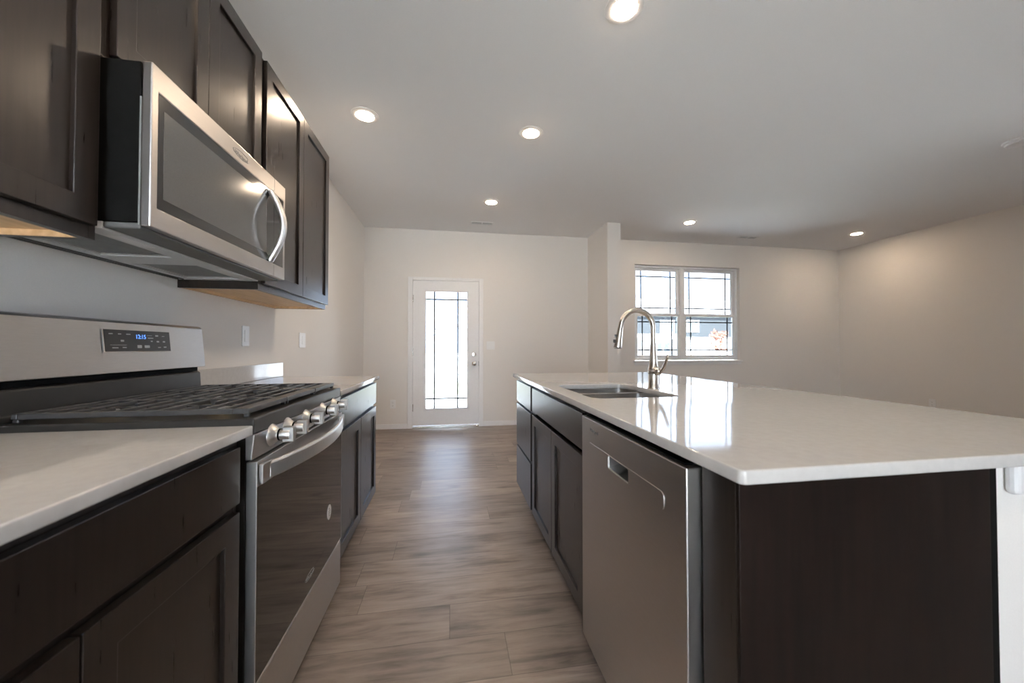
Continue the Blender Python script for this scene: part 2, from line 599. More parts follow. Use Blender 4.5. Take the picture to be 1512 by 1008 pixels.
MB().box(DX1 - .0155, DX1 - .008, YB - .004, YB + .003, .85, .92).build('strike_plate', M['rubber'], door)
MB().box(DX0 + .013, DX1 - .013, YB - .03, YB + .14, .0005, .028).build('threshold', M['steel_bright'], door, bevel=.004)

# ------------------------------------------------------------------ living-end window
win = struct(MB().slab('Y', YB + .055, YB + .145, (WX0, WX1), (WZ0 + .012, WZ1),
                       [(WX0 + .035, 3.555, WZ0 + .05, WZ1 - .035), (3.625, WX1 - .035, WZ0 + .05, WZ1 - .035)]).build('window_1', M['vinyl'], bevel=.003))
b = MB()
b.box(WX0 - .03, WX1 + .03, YB - .028, YB - .001, WZ0 - .012, WZ0 + .010)
b.box(WX0 + .001, WX1 - .001, YB - .002, YB + .054, WZ0 + .001, WZ0 + .010)
b.build('window_stool', M['trim'], win, bevel=.003)
MB().box(WX0 - .01, WX1 + .01, YB - .012, YB - .001, WZ0 - .055, WZ0 - .013).build('apron', M['trim'], win, bevel=.002)
for (a, c) in ((WX0 + .036, 3.554), (3.626, WX1 - .036)):
    zm = 1.622
    for (z0, z1, y0) in ((zm - .012, WZ1 - .036, YB + .100), (WZ0 + .051, zm + .012, YB + .062)):
        f = .038
        sash = MB().slab('Y', y0, y0 + .034, (a, c), (z0, z1), [(a + f, c - f, z0 + f, z1 - f)]).build('sash', M['vinyl'], win, bevel=.003)
        MB().box(a + f, c - f, y0 + .015, y0 + .018, z0 + f, z1 - f).build('pane', M['dim_glass'], sash)
        for x in (a + f + .085, c - f - .095):
            MB().box(x - .0095, x + .0095, y0 + .008, y0 + .0145, z0 + f, z1 - f).build('grille_bar', M['muntin'], sash)
        for z in (z0 + f + .085, z1 - f - .085):
            MB().box(a + f, c - f, y0 + .0185, y0 + .023, z - .0095, z + .0095).build('grille_bar', M['muntin'], sash)
    MB().box((a + c) / 2 - .03, (a + c) / 2 + .03, YB + .068, YB + .092, zm + .013, zm + .024).build('sash_lock', M['vinyl'], win, bevel=.003)

# ------------------------------------------------------------------ cabinets
TH = .0185


def shaker(parent, face, dirx, y0, y1, z0, z1, name='door', stile=.058):
    """five-piece door with its front at x=face, facing dirx"""
    xa, xb = (face - TH, face) if dirx > 0 else (face, face + TH)
    d = MB().slab('X', xa, xb, (y0, y1), (z0, z1), [(y0 + stile, y1 - stile, z0 + stile, z1 - stile)]).build(name, M['espresso'], parent, bevel=.0018)
    pa, pb = (face - TH + .002, face - .010) if dirx > 0 else (face + .010, face + TH - .002)
    MB().box(pa, pb, y0 + stile - .004, y1 - stile + .004, z0 + stile - .004, z1 - stile + .004).build(name + '_panel', M['espresso'], d)
    return d


def slab_front(parent, face, dirx, y0, y1, z0, z1, name='drawer_front'):
    xa, xb = (face - TH, face) if dirx > 0 else (face, face + TH)
    return MB().box(xa, xb, y0, y1, z0, z1).build(name, M['espresso'], parent, bevel=.0018)


def upper_cabinet(y0, y1, z0, z1, doors, dz0, label, cat='wall cabinet'):
    t = thing('wall_cabinet', label, cat, (XL, (y0 + y1) / 2, z0), 'dark wall cabinets in a row')
    xf = -.852
    b = MB()
    b.box(XL + .001, xf, y0, y0 + .016, z0, z1)
    b.box(XL + .001, xf, y1 - .016, y1, z0, z1)
    b.box(XL + .001, xf, y0 + .016, y1 - .016, z1 - .016, z1)
    b.build('carcass', M['espresso'], t)
    MB().box(XL + .0015, xf - .019, y0 + .0165, y1 - .0165, z0 + .016, z0 + .030).build('bottom_panel', M['maple'], t)['label'] = 'pale maple underside panel'
    b = MB()
    b.box(XL + .0015, XL + .016, y0 + .0165, y1 - .0165, z0 + .0005, z0 + .0155)
    b.box(xf - .022, xf - .0195, y0 + .0165, y1 - .0165, z0 + .0005, z0 + .0155)
    b.box(XL + .0165, xf - .0225, y1 - .019, y1 - .0165, z0 + .0005, z0 + .0155)
    b.build('hanging_rail', M['maple'], t)['label'] = 'pale maple rail around the underside'
    b = MB()
    b.slab('X', xf - .019, xf - .0001, (y0 + .0165, y1 - .0165), (z0, z1 - .0165), [(y0 + .045, y1 - .045, z0 + .045, z1 - .06)])
    b.build('face_frame', M['espresso'], t)
    for (a, c) in doors:
        shaker(t, -.8325, 1, a, c, dz0, z1 - .006)
    return t


UZ0, UZ1 = 1.372, 2.43
upper_cabinet(.125, 1.046, UZ0, UZ1, ((.150, .583), (.587, 1.029)), 1.402, 'dark wall cabinet nearest the photographer, left of the microwave')
upper_cabinet(1.050, 1.810, 1.832, UZ1, ((1.073, 1.4265), (1.4295, 1.790)), 1.848, 'short dark two-door wall cabinet directly above the microwave')
upper_cabinet(1.814, 2.7126, UZ0, UZ1, ((1.836, 2.2665), (2.2695, 2.708)), 1.402, 'tall dark two-door wall cabinet at the far end, right of the microwave')

BF = -.515   # front of left base doors


def base_box(t, x0, x1, y0, y1, kick, facedir, mat_=None):
    """carcass with toe kick; open top under the counter"""
    z1 = .888
    b = MB()
    if facedir > 0:
        b.box(x0, x1, y0, y1, .105, z1)
        b.box(x0, kick, y0, y1, .0005, .1045)
    else:
        b.box(x0, x1, y0, y1, .105, z1)
        b.box(kick, x1, y0, y1, .0005, .1045)
    return b.build('carcass', mat_ or M['espresso'], t)


t = thing('base_cabinet', 'dark base cabinet nearest the photographer, left of the gas range', 'base cabinet', (XL, .62, 0), 'dark base cabinets along the left wall')
base_box(t, XL + .001, BF - TH - .001, .205, 1.043, -.59, 1)
slab_front(t, BF, 1, .228, 1.022, .728, .866)
shaker(t, BF, 1, .228, .6215, .118, .706)
shaker(t, BF, 1, .6255, 1.022, .118, .706)

t = thing('base_cabinet', 'dark base cabinet beyond the gas range, at the far end of the left counter', 'base cabinet', (XL, 2.26, 0), 'dark base cabinets along the left wall')
base_box(t, XL + .001, BF - TH - .001, 1.818, 2.722, -.59, 1)
slab_front(t, BF, 1, 1.842, 2.712, .728, .868)
shaker(t, BF, 1, 1.842, 2.2745, .112, .706)
shaker(t, BF, 1, 2.2785, 2.712, .112, .706)


def counter(name, label, loops, z0, z1, group=None):
    b = flat_shape(loops, z1 - z0, .003)
    b.bm.transform(Matrix.Translation((0, 0, (z0 + z1) / 2)))
    cx = sum(p[0] for p in loops[0]) / len(loops[0])
    cy = sum(p[1] for p in loops[0]) / len(loops[0])
    o = b.build(name, M['quartz'], loc=(cx, cy, z0))
    return tag(o, label, 'countertop', group)


CF = -.4968
counter('countertop', 'white quartz countertop left of the range, nearest the photographer', [rounded_loop(XL + .002, CF, .19, 1.0445, (.004, .004, .006, .004), 3)], .890, .914)
counter('countertop', 'white quartz countertop between the range and the end of the left wall run', [rounded_loop(XL + .002, CF, 1.8155, 2.7325, (.004, .004, .008, .004), 3)], .890, .914)
tag(MB().box(XL + .001, XL + .021, 1.822, 2.80, .9145, 1.008).build('backsplash', M['quartz'], bevel=.002, loc=(XL, 2.3, .9145)),
    'low white quartz backsplash strip along the left wall beyond the range', 'backsplash')

# ------------------------------------------------------------------ microwave
Y0, Y1 = 1.052, 1.808
t = thing('microwave', 'stainless over-the-range microwave under the short wall cabinet', 'microwave', (XL, 1.43, 1.412))
b = MB()
b.box(XL + .001, -.767, Y0 + .003, Y1 - .003, 1.424, 1.829)
b.build('case', M['black'], t, bevel=.002)
MB().box(-.7665, -.7625, Y0, Y1, 1.418, 1.739).build('side_trim', M['steel_dark'], t)
mf = -.740
dr = MB().slab('X', -.7620, mf, (Y0, 1.7035), (1.414, 1.829), [(1.0745, 1.7036, 1.467, 1.764)]).build('door', M['steel_vertical'], t, bevel=.003)
cp = MB().slab('X', -.7620, mf, (1.7055, Y1), (1.414, 1.829), [(1.7054, 1.792, 1.467, 1.764)]).build('control_panel', M['steel_vertical'], t, bevel=.003)
MB().box(-.758, mf - .0015, 1.0750, 1.7035, 1.4675, 1.7635).build('door_glass', M['mw_glass'], dr)
MB().box(mf - .0014, mf - .0008, 1.094, 1.640, 1.497, 1.728).build('screen', M['mw_screen'], dr)
MB().box(-.758, mf - .0015, 1.7056, 1.7915, 1.4675, 1.7635).build('control_glass', M['mw_glass'], cp)
# bowed handle
pth, rad = [], []
for k in range(17):
    u = k / 16
    z = 1.470 + (1.757 - 1.470) * u
    pth.append((mf + .004 + .050 * math.sin(math.pi * u), 1.662, z))
    rad.append((.0135, .0125))
MB().tube(pth, rad, 20).build('handle', M['steel_satin'], t, smooth=True)
for z in (1.474, 1.753):
    MB().box(mf + .0005, mf + .014, 1.654, 1.670, z - .010, z + .010).build('handle_mount', M['steel'], t, bevel=.002)
# badge
text_mesh('Whirlpool', .020, R_PX, (mf + .0005, 1.452, 1.792)).build('badge', M['steel_dark'], t)['label'] = 'small grey maker wordmark on the top rail'
ring = []
for k in range(33):
    a = 2 * math.pi * k / 32 * .86 + .6
    ring.append((mf + .0006, 1.452 + .052 * math.cos(a), 1.796 + .0125 * math.sin(a)))
MB().tube(ring, .0006, 6).build('badge_swirl', M['steel_dark'], t)
# underside
b = MB()
b.hexa([(-.767, Y0 + .001, 1.4235), (-.7425, Y0 + .001, 1.4135), (-.767, Y1 - .001, 1.4235), (-.7425, Y1 - .001, 1.4135),
        (-.767, Y0 + .001, 1.426), (-.7625, Y0 + .001, 1.4165), (-.767, Y1 - .001, 1.426), (-.7625, Y1 - .001, 1.4165)])
b.bm.free()
b = MB().box(-.845, -.7635, Y0 + .004, Y1 - .004, 1.408, 1.4235)
b.build('vent_lip', M['ink'], t, bevel=.004)
b = MB().slab('Z', 1.405, 1.4236, (XL + .004, -.846), (Y0 + .004, Y1 - .004),
              [(-1.10, -.90, 1.10, 1.37), (-1.10, -.90, 1.49, 1.76)])
b.build('bottom_plate', M['painted_grey'], t, bevel=.002)
for (a, c) in ((1.102, 1.368), (1.492, 1.758)):
    fb = MB().slab('Z', 1.409, 1.420, (-1.098, -.902), (a, c), [(-1.088, -.912, a + .01, c - .01)]).build('filter', M['steel'], t)
    mm = MB()
    for k in range(20):
        x = -1.086 + k * .0091
        mm.box(x, x + .005, a + .011, c - .011, 1.412, 1.416)
    mm.build('filter_mesh', M['steel_dark'], fb)
MB().box(-.884, -.858, 1.12, 1.24, 1.4035, 1.4048).build('lamp_lens', M['plastic_white'], t, bevel=.0004)
for k in range(2):
    MB().box(-1.150 + k * .02, -1.143 + k * .02, 1.08, 1.78, 1.4015, 1.4048).build('rib', M['rubber'], t)

# ------------------------------------------------------------------ gas range
t = thing('gas_range', 'freestanding stainless gas range between the two left counters', 'range', (-.83, 1.43, 0))
b = MB()
b.box(-1.135, -.520, Y0 + .002, Y1 - .002, .045, .888)
b.build('body', M['black_enamel'], t)
for (x, y) in ((-1.08, 1.10), (-1.08, 1.76), (-.60, 1.10), (-.60, 1.76)):
    MB().lathe([(.018, .0005), (.018, .012), (.010, .014), (.010, .0449)], (x, y, 0), 'Z', 14).build('foot', M['rubber'], t)
MB().box(-1.135, -.500, Y0, Y1, .8885, .930).build('cooktop', M['black_enamel'], t, bevel=.004)
# front control panel with a slight slope
b = MB()
b.hexa([(-.5195, Y0, .822), (-.505, Y0, .822), (-.5195, Y1, .822), (-.505, Y1, .822),
        (-.5195, Y0, .8882), (-.498, Y0, .8882), (-.5195, Y1, .8882), (-.498, Y1, .8882)])
cpn = b.build('control_panel', M['steel_vertical'], t, bevel=.002)
for y in (1.150, 1.247, 1.393, 1.560, 1.700):
    kb = MB().lathe([(.031, -.5005), (.030, -.497), (.022, -.488), (.018, -.482), (.0175, -.4805)], (0, y, .866), 'X', 28).build('knob', M['steel'], t, smooth=True)
    MB().lathe([(.0165, -.4804), (.0165, -.476)], (0, y, .866), 'X', 24).build('knob_collar', M['black'], kb)
    MB().lathe([(.0155, -.4759), (.0155, -.452), (.015, -.450)], (0, y, .866), 'X', 24).build('knob_stem', M['steel'], kb, smooth=True)
    MB().box(-.470, -.440, y - .0095, y + .0095, .845, .888).build('knob_grip', M['steel'], kb, bevel=.003)
# oven door
of = -.492
od = MB().slab('X', -.5175, of, (Y0 + .001, Y1 - .001), (.246, .818), [(Y0 + .004, Y1 - .004, .250, .752)]).build('oven_door', M['steel'], t, bevel=.0025)
MB().box(-.5165, of - .0008, Y0 + .0045, Y1 - .0045, .2505, .7515).build('door_glass', M['oven_glass'], od)
for (a, c) in ((Y0 + .006, Y0 + .062), (Y1 - .062, Y1 - .006)):
    MB().box(of + .0005, of + .012, a, c, .758, .810).build('handle_mount', M['steel'], od, bevel=.003)
rings = []
for k in range(25):
    u = k / 24
    y = Y0 + .045 + (Y1 - Y0 - .09) * u
    x = of + .008 + .052 * math.sin(math.pi * u) ** .8
    rings.append([(x - .008, y, .762), (x + .004, y, .762), (x + .006, y, .768), (x + .004, y, .800), (x + .001, y, .806), (x - .008, y, .806)])
MB().loft(rings).build('handle', M['steel_satin'], od, bevel=.0012)
lab = flat_shape([[(0.025 * math.cos(2 * math.pi * k / 32), .030 * math.sin(2 * math.pi * k / 32)) for k in range(32)]], .0006)
lab.bm.transform(Matrix.Translation((of + .0001, 1.634, .438)) @ R_PX)
st = lab.build('sticker', M['sticker'], od)
st['label'] = 'white oval sticker on the oven glass'
bars = MB()
for k, wd in enumerate((.016, .026, .022, .014)):
    bars.box(of + .0005, of + .0007, 1.634 - wd / 2, 1.634 + wd / 2, .450 - k * .009, .453 - k * .009)
bars.build('sticker_lines', M['ink'], st)
text_mesh('Whirlpool', .017, R_PX, (of - .0003, 1.429, .304)).build('badge', M['ink_light'], od)['label'] = 'pale maker wordmark on the oven glass'
ring = []
for k in range(33):
    a = 2 * math.pi * k / 32 * .86 + .6
    ring.append((of - .0002, 1.429 + .043 * math.cos(a), .307 + .010 * math.sin(a)))
MB().tube(ring, .0004, 6).build('badge_swirl', M['ink_light'], od)
# drawer
b = MB()
b.box(-.518, -.4945, Y0 + .001, Y1 - .001, .048, .2385)
b.build('storage_drawer', M['steel'], t, bevel=.004)
# back guard
lp = [(-1.150, 1.031), (-1.050, 1.031), (-1.066, 1.192), (-1.072, 1.199), (-1.082, 1.202), (-1.150, 1.202)]
rings = []
for y, ins in ((Y0 - .004, .010), (Y0 - .001, .004), (Y0 + .006, 0), (Y1 - .006, 0), (Y1 + .001, .004), (Y1 + .004, .010)):
    rings.append([(x if x < -1.1 else x - ins, y, min(z, 1.202 - ins)) for x, z in lp])
bg = MB().loft(rings).build('backguard', M['steel'], t, bevel=.002)
MB().box(-1.140, -1.080, Y0 + .006, Y1 - .006, 1.012, 1.0305).build('vent_slot', M['black'], t)
lp = [(-1.130, .9305), (-1.045, .9305), (-1.062, .945), (-1.066, 1.006), (-1.072, 1.0115), (-1.130, 1.0115)]
MB().loft([[(x, y, z) for x, z in lp] for y in (Y0 + .003, Y1 - .010)]).build('riser', M['black_enamel'], t, bevel=.003)
# display on the sloped face of the back guard
sl = math.atan2(-.016, .161)
FR = Matrix.Translation((-1.0575 + .0009, 1.467, 1.135 - .0005)) @ Matrix.Rotation(sl, 4, 'Y')


def on_guard(b, name, m, parent):
    b.bm.transform(FR)
    return b.build(name, m, parent)


fr_ = MB().slab('X', -.002, .0008, (-.139, .137), (-.0365, .036), [(-.135, .1365, -.035, .0355)])
on_guard(fr_, 'display_bezel', M['steel_bright'], t)
dp = on_guard(MB().box(-.002, .0004, -.1349, .1364, -.0349, .0354), 'display', M['black_enamel'], t)
on_guard(text_mesh('12:15', .020, R_PX, (.0009, .004, .014), .0004), 'clock_digits', M['blue_led'], dp)
for (y, z, w, h) in ((-.11, .022, .014, .003), (-.078, .022, .012, .003), (-.045, .022, .016, .003), (-.07, 0, .012, .006), (-.085, -.014, .06, .0012),
                     (-.098, -.023, .022, .003), (-.064, -.022, .015, .003), (-.004, -.019, .018, .010), (.028, -.019, .022, .009), (.042, .020, .022, .0014),
                     (.046, .011, .024, .003), (.05, 0, .008, .004), (.075, .020, .013, .005), (.105, .019, .012, .002), (.078, -.001, .011, .005),
                     (.107, -.001, .011, .005), (.083, -.022, .013, .003), (.110, -.021, .013, .004)):
    on_guard(MB().box(.0005, .0008, y - w / 2, y + w / 2, z - h / 2, z + h / 2), 'button_legend', M['ink_light'], dp)


def grate(y0, y1):
    b = MB()
    x0, x1 = -1.040, -.522
    zt, zb = .953, .939
    b.box(x0, x0 + .014, y0, y1, zb, zt)
    b.box(x1 - .040, x1, y0, y1, zb, zt)
    b.box(x0 + .014, x1 - .04, y0, y0 + .013, zb, zt)
    b.box(x0 + .014, x1 - .04, y1 - .013, y1, zb, zt)
    n = 9
    ym = (y0 + y1) / 2
    for i in range(n):
        x = x0 + .055 + (x1 - x0 - .125) * i / (n - 1)
        near_burner = i in (2, 6)
        if near_burner:
            b.box(x - .005, x + .005, y0 + .0131, ym - .035, zb + .002, zt)
            b.box(x - .005, x + .005, ym + .035, y1 - .0131, zb + .002, zt)
        else:
            b.box(x - .005, x + .005, y0 + .0131, y1 - .0131, zb + .002, zt)
    for i in (0, 4):
        xa = x0 + .055 + (x1 - x0 - .125) * i / (n - 1)
        xb = x0 + .055 + (x1 - x0 - .125) * (i + 4) / (n - 1)
        b.box(xa + .005, xb - .005, ym - .005, ym + .005, zb - .002, zt - .004)
    for x in (x0 + .002, x1 - .014):
        for y in (y0 + .002, y1 - .014):
            b.box(x, x + .012, y, y + .012, .9302, zb)
    return b.build('grate', M['cast_iron'], t, bevel=.0025)


gy = (Y0 + .018, 1.304, 1.556, Y1 - .018)
for a, c in zip(gy, gy[1:]):
    grate(a + .002, c - .002)
for (x, y, r) in ((-.930, 1.186, .036), (-.640, 1.186, .044), (-.785, 1.43, .040), (-.930, 1.673, .032), (-.640, 1.673, .046)):
    bn = MB().lathe([(r + .006, .9302), (r + .004, .936), (r, .938)], (x, y, 0), 'Z', 28).build('burner', M['brass_jet'], t, smooth=True)
    MB().lathe([(r - .002, .9382), (r, .941), (r - .003, .945), (.004, .946)], (x, y, 0), 'Z', 28).build('burner_cap', M['steel_dark'], bn, smooth=True)

# ------------------------------------------------------------------ island
IF = .485    # cabinet front plane of the island
IB = 1.10    # back of island boxes
t = thing('drawer_cabinet', 'dark three-drawer island cabinet at the far end of the island', 'drawer cabinet', (.79, 2.49, 0))
base_box(t, IF + TH + .001, IB, 2.224, 2.755, .56, -1)
for (z0, z1) in ((.718, .868), (.408, .702), (.112, .392)):
    slab_front(t, IF, -1, 2.252, 2.742, z0, z1)

t = thing('sink_cabinet', 'dark island sink cabinet with false front above two doors', 'sink cabinet', (.79, 1.77, 0))
b = MB()
b.slab('X', IF + TH + .001, IF + TH + .02, (1.306, 2.220), (.105, .888), [(1.35, 2.18, .15, .85)])
b.box(IF + TH + .0205, IB, 1.306, 1.322, .105, .888)
b.box(IF + TH + .0205, IB, 2.204, 2.220, .105, .888)
b.box(IF + TH + .0205, IB, 1.3225, 2.2035, .105, .121)
b.box(IB - .012, IB, 1.3225, 2.2035, .1215, .888)
b.box(.56, IB, 1.306, 2.220, .0005, .1045)
b.build('carcass', M['espresso'], t)
slab_front(t, IF, -1, 1.334, 2.208, .728, .866, 'false_front')
shaker(t, IF, -1, 1.334, 1.7695, .112, .706)
shaker(t, IF, -1, 1.7735, 2.208, .112, .706)

# end panel and filler next to the dishwasher
t = thing('end_panel', 'tall dark wood end panel closing the near end of the island', 'end panel', (.78, .58, 0))
MB().box(.4905, 1.046, .572, .580, .0005, .8885).build('side_panel', M['panel_wood'], t, bevel=.0015)
MB().box(.4905, .512, .5803, .668, .0005, .8885).build('filler', M['espresso'], t, bevel=.0015)
MB().box(1.0465, 1.099, .592, .606, .0005, .8885).build('scribe_strip', M['black'], t)
MB().box(.5125, 1.046, .5805, .600, .0005, .88).build('backing', M['black'], t)
# pony wall that carries the overhang
kw = struct(MB().box(1.1035, 1.235, .600, 2.76, 0, .8885).build('wall_knee', M['wall'], bevel=.002))
struct(MB().box(1.128, 1.255, .578, .599, .812, .8885).build('trim_2', M['trim'], bevel=.010, seg=3))

SX0, SX1, SY0, SY1 = .549, .932, 1.375, 1.905
counter('island_countertop', 'large white quartz island countertop with the sink cut into it',
        [rounded_loop(.4621, 1.580, .5326, 2.785, .012, 5), rounded_loop(SX0, SX1, SY0, SY1, .055, 8)], .890, .914)


# sink: two bowls under the cut-out
def bowl(name, x0, x1, y0, y1, zt, zb, parent):
    lo = rounded_loop(x0, x1, y0, y1, .055, 7)
    b = MB()
    rings = []
    cx, cy = (x0 + x1) / 2, (y0 + y1) / 2
    for ins, z in ((-.012, zt), (0, zt), (0, zt - .003), (.002, zb + .04), (.008, zb + .012), (.022, zb + .002), (.045, zb)):
        ring = []
        for (x, y) in lo:
            sx = (abs(x - cx) - ins) / abs(x - cx) if abs(x - cx) > 1e-4 else 1
            sy = (abs(y - cy) - ins) / abs(y - cy) if abs(y - cy) > 1e-4 else 1
            ring.append((cx + (x - cx) * sx, cy + (y - cy) * sy, z))
        rings.append(ring)
    b.loft(rings, True, False, True)
    o = b.build(name, M['sink_steel'], parent, smooth=True)
    so = o.modifiers.new('thick', 'SOLIDIFY')
    so.thickness = .0012
    so.offset = -1
    return o


t = thing('sink', 'undermount double-bowl stainless sink in the island', 'sink', (.74, 1.64, .70))
ym = 1.715
for (a, c) in ((SY0 - .006, ym - .014), (ym + .014, SY1 + .006)):
    bw = bowl('bowl', SX0 - .006, SX1 + .006, a, c, .8892, .705, t)
    MB().lathe([(.045, .7058), (.043, .709), (.030, .7075), (.012, .7072)], ((SX0 + SX1) / 2, (a + c) / 2, 0), 'Z', 28).build('drain', M['steel'], bw, smooth=True)

# faucet
fx, fy = .973, 1.675
t = thing('faucet', 'brushed nickel gooseneck pull-down faucet behind the island sink', 'faucet', (fx, fy, .9145))
MB().lathe([(.029, .9145), (.029, .918), (.0265, .921), (.0255, .985)], (fx, fy, 0), 'Z', 32).build('base', M['nickel'], t, smooth=True)
MB().lathe([(.0255, .9855), (.0275, .990), (.0275, 1.008), (.0255, 1.012), (.0205, 1.045), (.0160, 1.10), (.0140, 1.13)], (fx, fy, 0), 'Z', 32).build('body', M['nickel'], t, smooth=True)
pth = [(fx, fy, 1.1302), (fx, fy, 1.16), (fx, fy, 1.19)]
cxx, czz, R_ = fx - .084, 1.208, .084
for k in range(0, 21):
    a = math.pi * k / 20 * .96
    pth.append((cxx + R_ * math.cos(a), fy, czz + R_ * math.sin(a)))
e = Vector(pth[-1])
d = (Vector(pth[-1]) - Vector(pth[-2])).normalized()
pth.append(tuple(e + d * .012))
MB().tube(pth, .0130, 24).build('spout', M['nickel'], t, smooth=True)
e = Vector(pth[-1])
d = Vector((-.16, 0, -1)).normalized()
hp = [e + d * q for q in (.0005, .004, .03, .06, .085, .096, .098)]
hd = MB().tube(hp, [.0138, .0142, .0155, .0185, .0215, .0215, .019], 24).build('spray_head', M['nickel'], t, smooth=True)
for q, l_ in ((.042, .011), (.068, .014)):
    c = e + d * q + Vector((-.0185 - (q - .04) * .10, 0, .003))
    MB().lathe([(.004, 0), (.005, .001), (.005, l_), (.004, l_ + .001)], (c.x, c.y, c.z - l_ / 2), 'Z', 14).build('spray_button', M['rubber'], hd)
MB().lathe([(.016, 0), (.016, -.0015)], tuple(e + d * .0995), 'Z', 20).build('nozzle', M['rubber'], hd)
jt = MB().lathe([(.0185, 0), (.0195, -.012), (.017, -.026), (.011, -.034), (.004, -.037)], (fx, fy - .0235, .999), 'Y', 24).build('handle_joint', M['nickel'], t, smooth=True)
MB().tube([(fx, fy - .046, .990), (fx, fy - .066, .998), (fx + .001, fy - .085, 1.018), (fx + .003, fy - .100, 1.045), (fx + .005, fy - .112, 1.070), (fx + .006, fy - .116, 1.078)],
          [(.006, .006), (.0085, .008), (.0095, .007), (.0095, .006), (.0075, .005), (.004, .003)], 16).build('lever', M['nickel'], t, smooth=True)

# dishwasher
DY0, DY1 = .676, 1.272
t = thing('dishwasher', 'stainless dishwasher with a pocket handle in the near end of the island', 'dishwasher', (.78, .974, 0))
MB().box(.545, 1.09, DY0 + .004, DY1 + .024, .10, .868).build('tub', M['black'], t)
MB().box(.560, 1.09, DY0 + .004, DY1 + .024, .0005, .0995).build('toe_kick', M['black'], t)
df = .4615
POC = (.917, 1.046, .755, .793)
dd = MB().slab('X', df, .512, (DY0, DY1), (.106, .872), [POC]).build('door', M['steel_vertical'], t, bevel=.003)
MB().box(.5122, .5445, DY0 + .003, DY1 + .02, .112, .866).build('door_edge', M['steel_dark'], t)
pk = MB()
y0, y1, z0, z1 = POC
pk.hexa([(df + .0005, y0 + .0003, z0 - .0), (df + .049, y0 + .0003, z0 + .012), (df + .0005, y1 - .0003, z0), (df + .049, y1 - .0003, z0 + .012),
         (df + .0005, y0 + .0003, z0 + .0025), (df + .049, y0 + .0003, z0 + .0145), (df + .0005, y1 - .0003, z0 + .0025), (df + .049, y1 - .0003, z0 + .0145)])
pk.build('handle_pocket', M['steel_bright'], dd)
strip = flat_shape([rounded_loop(-.222, .218, -.0205, .0205, (.018, .012, .012, .004), 5), rounded_loop(-(y1 - .971) - .0, -(y0 - .971), z0 - .7745, z1 - .7745, .006, 4)], .0024, .0006)
strip.bm.transform(Matrix.Translation((df - .0010, .971, .7745)) @ R_MX)
strip.build('handle_strip', M['steel_vertical'], dd)
text_mesh('Whirlpool', .017, R_MX, (df - .0004, 1.158, .838)).build('badge', M['ink'], dd)['label'] = 'small dark maker wordmark near the top corner'
MB().box(df + .010, .512, DY0 + .02, DY1 - .02, .8725, .8765).build('control_strip', M['black'], dd)


# ------------------------------------------------------------------ wall plates
def plate(kind, rot, at, label, w=.072, h=.117, group=None):
    b = flat_shape([rounded_loop(-w / 2, w / 2, -h / 2, h / 2, .006, 4)], .006, .0015)
    b.bm.transform(Matrix.Translation((0, 0, .0031)))
    b.bm.transform(rot)
    b.bm.transform(Matrix.Translation(at))
    t = thing('switch_plate' if kind != 'outlet' else 'outlet_plate', label, 'light switch' if kind != 'outlet' else 'outlet', at, group)
    b.build('plate', M['plastic_white'], t)

    def add(nm, m, boxes):
        q = MB()
        for bx in boxes:
            q.box(*bx)
        q.bm.transform(rot)
        q.bm.transform(Matrix.Translation(at))
        return q.build(nm, m, t, bevel=.0006)
    if kind == 'outlet':
        for z in (-.0195, .0195):
            q = flat_shape([rounded_loop(-.0165, .0165, z - .0145, z + .0145, .009, 5)], .002, .0004)
            q.bm.transform(Matrix.Translation((0, 0, .0068)))
            q.bm.transform(rot)
            q.bm.transform(Matrix.Translation(at))
            r_ = q.build('receptacle', M['plastic_white'], t)
            q = MB()
            for (x, hh) in ((-.0065, .009), (.0065, .007)):
                q.box(x - .0012, x + .0012, z + .002 - hh / 2, z + .002 + hh / 2, .0076, .0081)
            q.lathe([(.0022, .0076), (.0022, .0081)], (0, z - .008, 0), 'Z', 10)
            q.bm.transform(rot)
            q.bm.transform(Matrix.Translation(at))
            q.build('slots', M['rubber'], r_)
    else:
        n = 2 if kind == 'double' else 1
        for i in range(n):
            x = (i - (n - 1) / 2) * .046
            add('rocker', M['plastic_white'], [(x - .016, x + .016, -.033, .033, .0062, .0088)])
    return t


plate('single', R_PX, (XL, 2.352, 1.178), 'white rocker plate on the left wall above the counter, nearer the range')
plate('single', R_PX, (XL, 3.178, 1.170), 'white switch plate on the left wall past the end of the counter', w=.118)
plate('double', R_MY, (.556, YB, 1.140), 'white double switch plate on the back wall just right of the door', w=.116)
plate('outlet', R_MY, (-.784, YB, .339), 'white outlet plate low on the back wall left of the door')
plate('outlet', R_MX, (XR, 4.06, .352), 'white outlet plate low on the right wall beyond the island')

